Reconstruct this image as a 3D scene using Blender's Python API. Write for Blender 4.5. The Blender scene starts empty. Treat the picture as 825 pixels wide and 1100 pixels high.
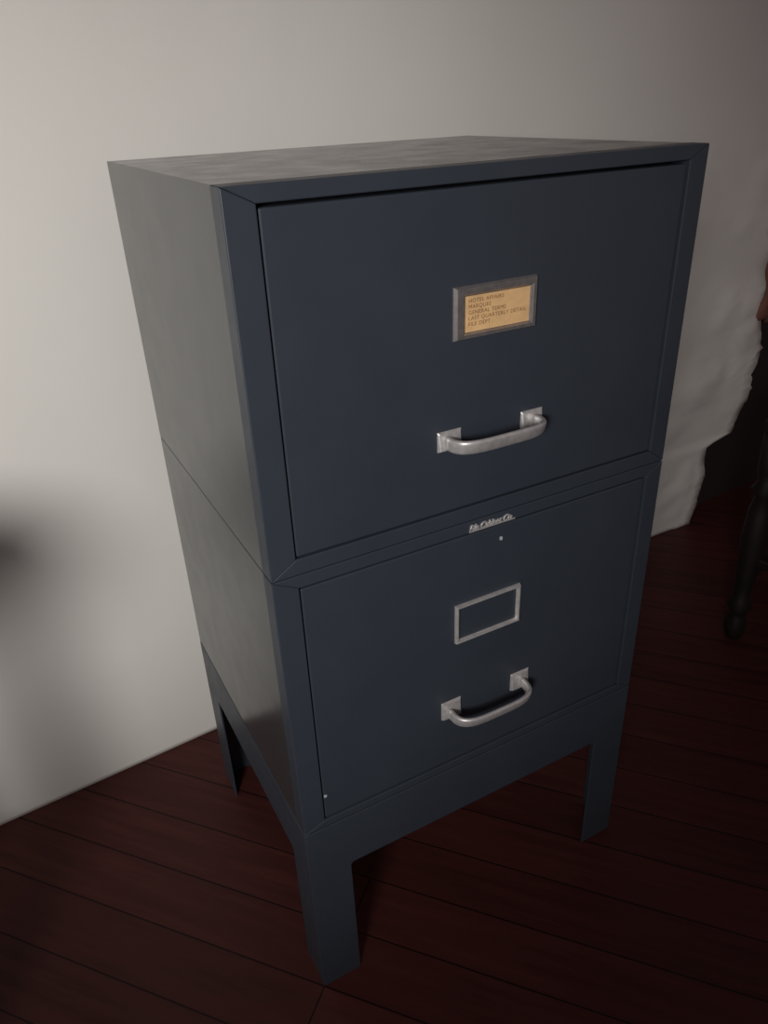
import bpy, bmesh, math, random
import numpy as np
from mathutils import Vector, Matrix, Euler
from mathutils import noise as mnoise
random.seed(4)
sc=bpy.context.scene
sc.view_settings.view_transform='Standard'
sc.view_settings.look='None'

# ------------------------------------------------------------ materials
def new_mat(name):
    m=bpy.data.materials.new(name); m.use_nodes=True
    nt=m.node_tree; b=nt.nodes['Principled BSDF']
    return m,nt,b
def N(nt,t,**kw):
    n=nt.nodes.new(t)
    for k,v in kw.items(): setattr(n,k,v)
    return n
def ramp(nt,stops):
    r=N(nt,'ShaderNodeValToRGB'); e=r.color_ramp.elements
    while len(e)<len(stops): e.new(0.5)
    for i,(p,c) in enumerate(stops):
        e[i].position=p; e[i].color=(*c,1) if len(c)==3 else c
    return r
def noise(nt,scale,detail=4,vec=None,rough=.5):
    n=N(nt,'ShaderNodeTexNoise'); n.inputs['Scale'].default_value=scale
    n.inputs['Detail'].default_value=detail; n.inputs['Roughness'].default_value=rough
    if vec: nt.links.new(vec,n.inputs['Vector'])
    return n
def objco(nt,scale=None,rot=None):
    t=N(nt,'ShaderNodeTexCoord')
    m=N(nt,'ShaderNodeMapping'); nt.links.new(t.outputs['Object'],m.inputs['Vector'])
    if scale: m.inputs['Scale'].default_value=scale
    if rot: m.inputs['Rotation'].default_value=rot
    return m.outputs['Vector']

def paint_mat(name,c1,c2,r0,r1,scuff=0.0):
    m,nt,b=new_mat(name); L=nt.links
    v=objco(nt)
    n=noise(nt,7,5,v); r=ramp(nt,[(.3,c1),(.7,c2)]); L.new(n.outputs['Fac'],r.inputs['Fac'])
    col=r.outputs['Color']
    if scuff>0:
        n3=noise(nt,24,9,v,.72); r3=ramp(nt,[(.50,(0,0,0)),(.60,(scuff,)*3)])
        L.new(n3.outputs['Fac'],r3.inputs['Fac'])
        mx=N(nt,'ShaderNodeMixRGB'); L.new(r3.outputs['Color'],mx.inputs['Fac'])
        L.new(col,mx.inputs['Color1']); mx.inputs['Color2'].default_value=(.018,.018,.020,1); col=mx.outputs['Color']
    L.new(col,b.inputs['Base Color'])
    n2=noise(nt,22,6,v,.6); rr=N(nt,'ShaderNodeMapRange'); L.new(n2.outputs['Fac'],rr.inputs['Value'])
    rr.inputs['From Min'].default_value=.3; rr.inputs['From Max'].default_value=.7
    rr.inputs['To Min'].default_value=r0; rr.inputs['To Max'].default_value=r1
    L.new(rr.outputs['Result'],b.inputs['Roughness'])
    bn=noise(nt,900,2,v); bp=N(nt,'ShaderNodeBump'); bp.inputs['Strength'].default_value=.08; bp.inputs['Distance'].default_value=.0005
    L.new(bn.outputs['Fac'],bp.inputs['Height']); L.new(bp.outputs['Normal'],b.inputs['Normal'])
    return m
M_paint=paint_mat('slate_enamel',(.031,.039,.053),(.036,.045,.060),.38,.48)
M_top=paint_mat('slate_enamel_worn_top_sheen',(.14,.132,.125),(.17,.162,.152),.18,.30,.8)  # wall reflection put into the paler base colour; dark scuffs are random
M_side=paint_mat('slate_enamel_side',(.036,.040,.042),(.042,.046,.048),.18,.24)
def simple(name,c,rough=.5,metal=0,ns=None):
    m,nt,b=new_mat(name)
    n=noise(nt,ns or 30,4,objco(nt)); 
    r=ramp(nt,[(.3,tuple(x*.85 for x in c)),(.7,tuple(min(1,x*1.12) for x in c))])
    nt.links.new(n.outputs['Fac'],r.inputs['Fac']); nt.links.new(r.outputs['Color'],b.inputs['Base Color'])
    b.inputs['Roughness'].default_value=rough; b.inputs['Metallic'].default_value=metal
    return m
M_dark=simple('gap_shade_black',(.004,.004,.005),.9)  # near-black colour standing in for shade inside the gaps
M_chrome=simple('brushed_aluminium',(.60,.58,.58),.42,.55,200)
M_steel=simple('holder_steel',(.36,.34,.335),.32,.75,200)
M_card=simple('tan_card',(.76,.48,.23),.7,0,60)
M_ink=simple('typed_ink',(.24,.12,.055),.8)
M_chip=simple('paint_chip',(.45,.45,.48),.6)
M_wood=simple('dark_walnut',(.010,.005,.005),.6,0,12)
M_cloth=simple('rust_cloth',(.22,.09,.07),.9,0,40)

# ------------------------------------------------------------ mesh helpers
def obj_from_bm(name,bm,mat,parent=None,smooth=False):
    me=bpy.data.meshes.new(name); bmesh.ops.recalc_face_normals(bm,faces=bm.faces); bm.to_mesh(me); bm.free()
    if isinstance(mat,(list,tuple)):
        for m in mat: me.materials.append(m)
    else: me.materials.append(mat)
    o=bpy.data.objects.new(name,me); sc.collection.objects.link(o)
    if smooth:
        for p in me.polygons: p.use_smooth=True
    if parent: o.parent=parent
    return o
def bevel(o,w,seg=2):
    md=o.modifiers.new('bevel','BEVEL'); md.width=w; md.segments=seg; md.limit_method='ANGLE'; md.angle_limit=math.radians(30)
    return o
def add_box(bm,x0,x1,y0,y1,z0,z1,mi=0):
    vs=[bm.verts.new((x,y,z)) for x in (x0,x1) for y in (y0,y1) for z in (z0,z1)]
    for f in ((0,1,3,2),(4,6,7,5),(0,4,5,1),(2,3,7,6),(0,2,6,4),(1,5,7,3)):
        fc=bm.faces.new([vs[i] for i in f]); fc.material_index=mi
def box(name,b,mat,parent=None,bev=0):
    bm=bmesh.new(); add_box(bm,*b); o=obj_from_bm(name,bm,mat,parent)
    if bev: bevel(o,bev)
    return o
def prism(bm,poly,y0,y1):
    a=[bm.verts.new((x,y0,z)) for x,z in poly]; b=[bm.verts.new((x,y1,z)) for x,z in poly]
    bm.faces.new(a); bm.faces.new(b[::-1]); n=len(poly)
    for i in range(n): bm.faces.new((a[i],b[i],b[(i+1)%n],a[(i+1)%n]))
def lathe(name,prof,p0,mat,parent,top=None):
    """turned profile; optional 'top' = xy offset reached at the last z (splay)"""
    bm=bmesh.new(); prev=None; n=24; zmax=prof[-1][1]; z0=prof[0][1]
    for r,z in prof:
        f=(z-z0)/(zmax-z0) if zmax!=z0 else 0
        ox,oy=(top[0]*f,top[1]*f) if top else (0,0)
        cur=[bm.verts.new((p0[0]+ox+r*math.cos(2*math.pi*k/n),p0[1]+oy+r*math.sin(2*math.pi*k/n),z)) for k in range(n)]
        if prev:
            for k in range(n): bm.faces.new((prev[k],prev[(k+1)%n],cur[(k+1)%n],cur[k]))
        else: bm.faces.new(cur[::-1])
        prev=cur
    bm.faces.new(prev); return obj_from_bm(name,bm,mat,parent,True)

# ------------------------------------------------------------ filing cabinet
W,D=0.460,0.389
ZB,ZM,ZT=0.274,0.597,0.913
cab=bpy.data.objects.new('filing_cabinet',None); sc.collection.objects.link(cab)

def unit(tag,z0,z1,dx0,dx1,dz0,dz1,topmat):
    g=.0009
    fd=.022
    o=[(0,z0+g),(W,z0+g),(W,z1),(0,z1)]; i=[(dx0,dz0),(dx1,dz0),(dx1,dz1),(dx0,dz1)]
    for k,nm in enumerate(('bottom_rail','right_stile','top_rail','left_stile')):
        a,b=o[k],o[(k+1)%4]; c,d=i[(k+1)%4],i[k]
        bm=bmesh.new(); 
        pts=[Vector(p) for p in (a,b,c,d)]
        dirv=(pts[1]-pts[0]).normalized()*.0001
        pts[0]+=dirv;pts[3]+=dirv;pts[1]-=dirv;pts[2]-=dirv
        prism(bm,[tuple(p) for p in pts],0,fd)
        bevel(obj_from_bm(tag+'_'+nm,bm,M_paint,cab),.0009)
    t=.0016
    bm=bmesh.new(); add_box(bm,0.0003,t,fd-.001,D,z0+g,z1-.0003); bevel(obj_from_bm(tag+'_left_side',bm,M_side,cab),.0006)
    bm=bmesh.new(); add_box(bm,W-t,W-.0003,fd-.001,D,z0+g,z1-.0003); bevel(obj_from_bm(tag+'_right_side',bm,M_side,cab),.0006)
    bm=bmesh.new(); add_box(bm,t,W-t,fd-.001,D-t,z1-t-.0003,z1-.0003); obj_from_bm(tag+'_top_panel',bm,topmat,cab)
    box(tag+'_back_panel',(t,W-t,D-t,D,z0+g,z1-.0003),M_side,cab)
    box(tag+'_bottom_panel',(t,W-t,fd,D-t,z0+g,z0+g+t),M_paint,cab)
    box(tag+'_gap_shade',(dx0-.006,dx1+.006,fd-.001,fd+.004,dz0-.004,dz1+.004),M_dark,cab)  # black board behind the drawer front paints the shade in its gaps
    gp=.0016
    bm=bmesh.new(); add_box(bm,dx0+gp,dx1-gp*1.3,.0018,fd-.002,dz0+gp*.7,dz1-gp*1.9)
    bevel(obj_from_bm(tag+'_drawer_front',bm,M_paint,cab),.0016,3)
    bm=bmesh.new()
    add_box(bm,dx0+.012,dx0+.014,fd+.004,D-.02,dz0+.01,dz1-.04)
    add_box(bm,dx1-.014,dx1-.012,fd+.004,D-.02,dz0+.01,dz1-.04)
    add_box(bm,dx0+.012,dx1-.012,fd+.004,D-.02,dz0+.008,dz0+.01)
    obj_from_bm(tag+'_drawer_body',bm,M_paint,cab)
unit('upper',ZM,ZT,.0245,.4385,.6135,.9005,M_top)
unit('lower',ZB,ZM,.0245,.4385,.2850,.5840,M_side)
box('seam_shade_upper',(.003,W-.003,.003,D-.003,ZM-.001,ZM+.002),M_dark,cab)  # black sheets paint the shade in the seams between units
box('seam_shade_lower',(.003,W-.003,.003,D-.003,ZB-.001,ZB+.002),M_dark,cab)

def base():
    bm=bmesh.new(); t=.0025; lw=.050; az=.199; zt=ZB-.0008
    def U(L):
        r=.003
        return [(0,0),(lw,0),(lw,az-r),(lw+r,az),(L-lw-r,az),(L-lw,az-r),(L-lw,0),(L,0),(L,zt),(0,zt)]
    for y0,y1 in ((0,t),(D-t,D)):
        prism(bm,U(W),y0,y1)
    for x0,x1 in ((0,t),(W-t,W)):
        poly=[(t+ (s/(D))*(D-2*t),z) for s,z in U(D)]
        a=[bm.verts.new((x0,s,z)) for s,z in poly]; b=[bm.verts.new((x1,s,z)) for s,z in poly]
        bm.faces.new(a); bm.faces.new(b[::-1]); n=len(poly)
        for i in range(n): bm.faces.new((a[i],b[i],b[(i+1)%n],a[(i+1)%n]))
    add_box(bm,lw+.01,W-lw-.01,t,.016,az,az+t); add_box(bm,lw+.01,W-lw-.01,D-.016,D-t,az,az+t)
    add_box(bm,t,.016,lw+.01,D-lw-.01,az,az+t); add_box(bm,W-.016,W-t,lw+.01,D-lw-.01,az,az+t)
    add_box(bm,t,W-t,t,D-t,zt-.002,zt)
    o=obj_from_bm('leg_base',bm,M_paint,cab); bevel(o,.0005,1)
base()

def holder(name,x0,x1,z0,z1,bl,br,bt,bb,mat):
    bm=bmesh.new(); y=.0018; h=.0042
    def ring(ins,yy,f=1):
        return [bm.verts.new(p) for p in ((x0+ins*bl,yy,z0+ins*bb),(x1-ins*br,yy,z0+ins*bb),(x1-ins*br,yy,z1-ins*bt),(x0+ins*bl,yy,z1-ins*bt))]
    rs=[ring(0,y),ring(0,y-.0012),ring(.22,y-h),ring(.72,y-h),ring(.92,y-.0016),ring(1,y-.0016),ring(1,y)]
    for a,b in zip(rs,rs[1:]+rs[:1]):
        for i in range(4): bm.faces.new((a[i],a[(i+1)%4],b[(i+1)%4],b[i]))
    o=obj_from_bm(name,bm,mat,cab); bevel(o,.0003,1)
holder('upper_label_holder',.185,.271,.777,.822,.012,.007,.009,.006,M_steel)
box('upper_label_card',(.196,.265,.0004,.0017,.781,.815),M_card,cab)
holder('lower_label_holder',.189,.271,.454,.502,.004,.004,.004,.004,M_chrome)
for k,s in enumerate(('HOTEL AFFAIRS','MARQUEE','GENERAL TERMS','LAST QUARTERLY DETAIL','FILE DEPT')):
    c=bpy.data.curves.new('typed_line','FONT'); c.body=s; c.size=.0047; c.extrude=.00005; c.space_character=1.12
    o=bpy.data.objects.new('typed_line_%d'%(k+1),c); sc.collection.objects.link(o); o.parent=cab
    o.location=(.2,.0003,.8075-k*.0049); o.rotation_euler=(math.radians(90),0,0); c.materials.append(M_ink)

def pull(tag,xa,xb,z0,z1,drop,out):
    for k,(x0,x1) in enumerate(((xa,xa+.026),(xb-.026,xb))):
        bm=bmesh.new(); y=.0018
        def P(x,yy,z): return bm.verts.new((x,yy,z))
        bot=[P(x0,y,z0),P(x1,y,z0),P(x1,y,z1),P(x0,y,z1)]
        top=[P(x0+.002,y-.004,z0+.002),P(x1-.002,y-.004,z0+.002),P(x1-.002,y-.0022,z1-.002),P(x0+.002,y-.0022,z1-.002)]
        bm.faces.new(bot);bm.faces.new(top[::-1])
        for i in range(4): bm.faces.new((bot[i],bot[(i+1)%4],top[(i+1)%4],top[i]))
        bevel(obj_from_bm('%s_pull_plate_%d'%(tag,k+1),bm,M_chrome,cab),.0006)
    bm=bmesh.new(); n=48; xc=(xa+xb)/2; hw=(xb-xa)/2-.010; zc=z0+.0085
    rings=[]
    for i in range(n+1):
        a=math.pi*i/n; 
        e=.5
        cxx=math.copysign(abs(math.cos(a))**e,math.cos(a)) if abs(math.cos(a))>1e-6 else 0
        syy=abs(math.sin(a))**.62
        rings.append(Vector((xc-hw*cxx,-.0005-out*syy,zc-drop*syy)))
    prev=None
    for i,p in enumerate(rings):
        t=(rings[min(i+1,n)]-rings[max(i-1,0)]).normalized()
        up=Vector((0,-.35,1)); s=t.cross(up).normalized(); u=s.cross(t).normalized()
        mid=math.sin(math.pi*i/n)
        wv=.0066+.0008*mid; wt=.0032-.0004*mid
        cur=[]
        for k in range(16):
            b=2*math.pi*k/16; cb,sb=math.cos(b),math.sin(b)
            cur.append(bm.verts.new(p+u*wv*math.copysign(abs(cb)**.7,cb)+s*wt*math.copysign(abs(sb)**.7,sb)))
        if prev:
            for k in range(16): bm.faces.new((prev[k],prev[(k+1)%16],cur[(k+1)%16],cur[k]))
        else: bm.faces.new(cur[::-1])
        prev=cur
    bm.faces.new(prev)
    obj_from_bm(tag+'_pull_bar',bm,M_chrome,cab,True)
pull('upper',.169,.287,.6775,.6975,-.001,.024)
pull('lower',.172,.291,.3535,.3780,.001,.026)

c=bpy.data.curves.new('badge','FONT'); c.body='File Cabinet Co'; c.size=.0092; c.extrude=.0007; c.bevel_depth=.00032; c.shear=.35; c.space_character=.88
o=bpy.data.objects.new('badge_script',c); sc.collection.objects.link(o); o.parent=cab
o.location=(.2035,-.0004,.5862); o.rotation_euler=(math.radians(90),0,0); c.materials.append(M_chrome)
box('badge_bar',(.204,.259,-.0010,.0002,.5848,.5862),M_chrome,cab)
def chip(name,x,z,r):
    bm=bmesh.new(); vs=[bm.verts.new((x+r*random.uniform(.6,1)*math.cos(a),.0014,z+1.4*r*random.uniform(.6,1)*math.sin(a))) for a in [k*math.pi/4 for k in range(8)]]
    f=bm.faces.new(vs); e=bmesh.ops.extrude_face_region(bm,geom=[f])
    for v in e['geom']:
        if isinstance(v,bmesh.types.BMVert): v.co.y+=.0006
    obj_from_bm(name,bm,M_chip,cab)
chip('paint_chip_1',.2445,.565,.0024); chip('paint_chip_2',.0285,.318,.0020)

# ------------------------------------------------------------ floor
def floor_mat():
    m,nt,b=new_mat('red_brown_floorboards'); L=nt.links
    v=objco(nt,rot=(0,0,math.radians(48.8)))
    br=N(nt,'ShaderNodeTexBrick'); L.new(v,br.inputs['Vector'])
    br.inputs['Scale'].default_value=1; br.inputs['Brick Width'].default_value=1.6; br.inputs['Row Height'].default_value=.078
    br.inputs['Mortar Size'].default_value=.0014; br.inputs['Mortar Smooth'].default_value=.5; br.offset=.37
    br.inputs['Color1'].default_value=(.074,.0215,.0180,1); br.inputs['Color2'].default_value=(.058,.0170,.0145,1); br.inputs['Mortar'].default_value=(.012,.005,.005,1)
    st=N(nt,'ShaderNodeMapping'); L.new(v,st.inputs['Vector']); st.inputs['Scale'].default_value=(3,40,1)
    n=noise(nt,1.5,8,st.outputs['Vector'],.6); r=ramp(nt,[(.3,(.7,.7,.7)),(.75,(1.25,1.2,1.2))]); L.new(n.outputs['Fac'],r.inputs['Fac'])
    mx=N(nt,'ShaderNodeMixRGB',blend_type='MULTIPLY'); mx.inputs['Fac'].default_value=1
    L.new(br.outputs['Color'],mx.inputs['Color1']); L.new(r.outputs['Color'],mx.inputs['Color2']); L.new(mx.outputs['Color'],b.inputs['Base Color'])
    b.inputs['Roughness'].default_value=.5
    b.inputs['Specular IOR Level'].default_value=.18
    bp=N(nt,'ShaderNodeBump'); bp.inputs['Strength'].default_value=.15; bp.inputs['Distance'].default_value=.001
    inv=N(nt,'ShaderNodeMath',operation='SUBTRACT'); inv.inputs[0].default_value=1; L.new(br.outputs['Fac'],inv.inputs[1])
    L.new(inv.outputs[0],bp.inputs['Height']); L.new(bp.outputs['Normal'],b.inputs['Normal'])
    return m
box('floor',(-3.2,3.2,-3.2,2.2,-.03,0),floor_mat())

# ------------------------------------------------------------ walls
def wall_mat():
    m,nt,b=new_mat('matte_white_wall'); L=nt.links
    v=objco(nt); n=noise(nt,2.2,5,v); r=ramp(nt,[(.3,(.745,.722,.685)),(.7,(.805,.782,.745))]); L.new(n.outputs['Fac'],r.inputs['Fac'])
    L.new(r.outputs['Color'],b.inputs['Base Color']); b.inputs['Roughness'].default_value=.75
    n2=noise(nt,14,4,v); bp=N(nt,'ShaderNodeBump'); bp.inputs['Strength'].default_value=.15; bp.inputs['Distance'].default_value=.004
    L.new(n2.outputs['Fac'],bp.inputs['Height']); L.new(bp.outputs['Normal'],b.inputs['Normal'])
    return m
M_wall=wall_mat(); M_dwall=simple('dark_wall',(.020,.010,.011),.8,0,5)
K=.078; Y0=.495
edge=[(1.255,-.02),(1.258,.04),(1.268,.09),(1.280,.133),(1.276,.2),(1.303,.209),(1.364,.214),(1.370,.25),(1.39,.298),(1.384,.362),(1.419,.413),(1.402,.44),(1.385,.479),(1.388,.535),(1.419,.588),(1.405,.62),(1.374,.681),(1.409,.734),(1.44,.849),(1.47,1.0)]
def edge_x(z):
    E=edge
    if z<=E[0][1]: return E[0][0]
    for a,b in zip(E,E[1:]):
        if a[1]<=z<=b[1]:
            return a[0]+(b[0]-a[0])*(z-a[1])/max(1e-6,b[1]-a[1])+.006*mnoise.noise(Vector((z*90,0,1)))
    return E[-1][0]+(z-E[-1][1])*.15
bm=bmesh.new(); zs=[i*.008 for i in range(0,130)]+[1.05+i*.1 for i in range(0,15)]
us=[0,.3,.5,.65,.75]+[.80+.2*i/40 for i in range(41)]
grid=[]
for z in zs:
    ex=edge_x(z); row=[]
    for u in us:
        x=-3+(ex+3)*u
        q=max(0,(u-.90)/.10); fade=1 if z<.7 else max(0,1-(z-.7)/.25)
        nz=mnoise.noise(Vector((x*9,z*7,0)))*.6+abs(mnoise.noise(Vector((x*16+4,z*13,3))))*.7
        yy=Y0+K*x-fade*(.018*q*q+.022*q*max(0,nz))
        row.append(bm.verts.new((x,yy,z)))
    grid.append(row)
for a,b in zip(grid,grid[1:]):
    for i in range(len(us)-1): bm.faces.new((a[i],a[i+1],b[i+1],b[i]))
o=obj_from_bm('wall_back',bm,M_wall,None,True)
md=o.modifiers.new('t','SOLIDIFY'); md.thickness=.002; md.offset=1
bm=bmesh.new()
vs=[]
for y in (.03,.13):
    for x in (-3,3.2):
        for z in (0,2.5): vs.append(bm.verts.new((x,Y0+K*x+y,z)))
for f in ((0,1,3,2),(4,6,7,5),(0,4,5,1),(2,3,7,6),(0,2,6,4),(1,5,7,3)): bm.faces.new([vs[i] for i in f])
obj_from_bm('wall_alcove',bm,M_dwall)

# ------------------------------------------------------------ dark wooden chair, only its nearest turned leg shows
ch=bpy.data.objects.new('wooden_chair',None); sc.collection.objects.link(ch)
ch.location=(.985,.215,0); ch.rotation_euler=(0,0,math.radians(12))
prof=[(.014,0),(.018,.01),(.021,.03),(.016,.05),(.015,.06),(.023,.075),(.015,.09),(.016,.12),(.024,.22),(.021,.28),(.015,.31),(.024,.325),(.015,.34),(.020,.36),(.022,.43)]
S=.42
for k,(x,y) in enumerate(((0,0),(S,0),(0,-S),(S,-S))): lathe('leg_%d'%(k+1),prof,(x,y),M_wood,ch)
box('seat',(-.02,S+.03,-S-.03,.02,.43,.46),M_wood,ch,.008)
box('stretcher_1',(0,S,-.009,.009,.13,.15),M_wood,ch,.004); box('stretcher_2',(-.009,.009,-S,0,.17,.19),M_wood,ch,.004)
for k,y in enumerate((-.01,-S/2,-S+.01)): box('back_post_%d'%(k+1),(S-.012,S+.012,y-.014,y+.014,.46,.92),M_wood,ch,.005)
box('back_rail',(S-.014,S+.014,-S-.02,.02,.84,.95),M_wood,ch,.006)

# ------------------------------------------------------------ unseen tall stool, added left of the frame to throw the soft wall shadow
st=bpy.data.objects.new('added_shadow_stool',None); sc.collection.objects.link(st); st.location=(-.535,.02,0)
lathe('seat',[(.13,.635),(.148,.637),(.152,.647),(.152,.662),(.146,.669),(.12,.672)],(0,0),M_wood,st)
for k in range(4):
    a=math.pi/2*k; fx,fy=.095*math.cos(a),.095*math.sin(a)
    lathe('leg_%d'%(k+1),[(.010,0),(.012,.02),(.015,.2),(.016,.33),(.014,.45),(.012,.56),(.013,.638)],(fx,fy),M_wood,st,top=(0,0))
bm=bmesh.new()
bmesh.ops.create_cone(bm,cap_ends=False,segments=32,radius1=.097,radius2=.097,depth=.012)
o=obj_from_bm('foot_ring',bm,M_wood,st,True); o.location=(0,0,.22); md=o.modifiers.new('t','SOLIDIFY'); md.thickness=.008

# ------------------------------------------------------------ rust rag hanging on the torn edge
bm=bmesh.new(); g=[]
for j in range(15):
    z=.48+.16*j/14; row=[]
    for i in range(11):
        s=i/10; w_=.10*(1-.3*(j/14)**2)
        x=1.372+w_*s+.01*math.sin(z*60); 
        row.append(bm.verts.new((x,Y0+K*x-.024-.014*math.sin(s*9+z*12)*(1-.5*j/14),z+.012*math.sin(s*7))))
    g.append(row)
for a,b in zip(g,g[1:]):
    for i in range(10): bm.faces.new((a[i],a[i+1],b[i+1],b[i]))
o=obj_from_bm('hanging_rag',bm,M_cloth,None,True); md=o.modifiers.new('t','SOLIDIFY'); md.thickness=.003

# ------------------------------------------------------------ camera
CAM=Vector((-0.16123,-0.53084,0.96077)); EUL=(1.071104,0.0394967,-0.4967433); F=816.18
cd=bpy.data.cameras.new('camera'); cam=bpy.data.objects.new('camera',cd); sc.collection.objects.link(cam)
cam.location=CAM; cam.rotation_euler=EUL; cd.sensor_fit='VERTICAL'; cd.sensor_height=36; cd.lens=F/1100*36; cd.clip_start=.01
sc.camera=cam

# ------------------------------------------------------------ light
w=bpy.data.worlds.new('world'); sc.world=w; w.use_nodes=True
w.node_tree.nodes['Background'].inputs['Color'].default_value=(1,.80,.80,1); w.node_tree.nodes['Background'].inputs['Strength'].default_value=.125
l=bpy.data.lights.new('added_key_spot','SPOT'); l.energy=132; l.color=(1,.98,.94); l.spot_size=math.radians(51); l.spot_blend=1; l.shadow_soft_size=.22  # added spot, no known lamp; its cone fades the wall towards the edges
o=bpy.data.objects.new('added_key_spot',l); sc.collection.objects.link(o); o.location=(-1.1,-1.3,1.2)
o.rotation_euler=(Vector((.10,.5,.60))-o.location).to_track_quat('-Z','Y').to_euler()
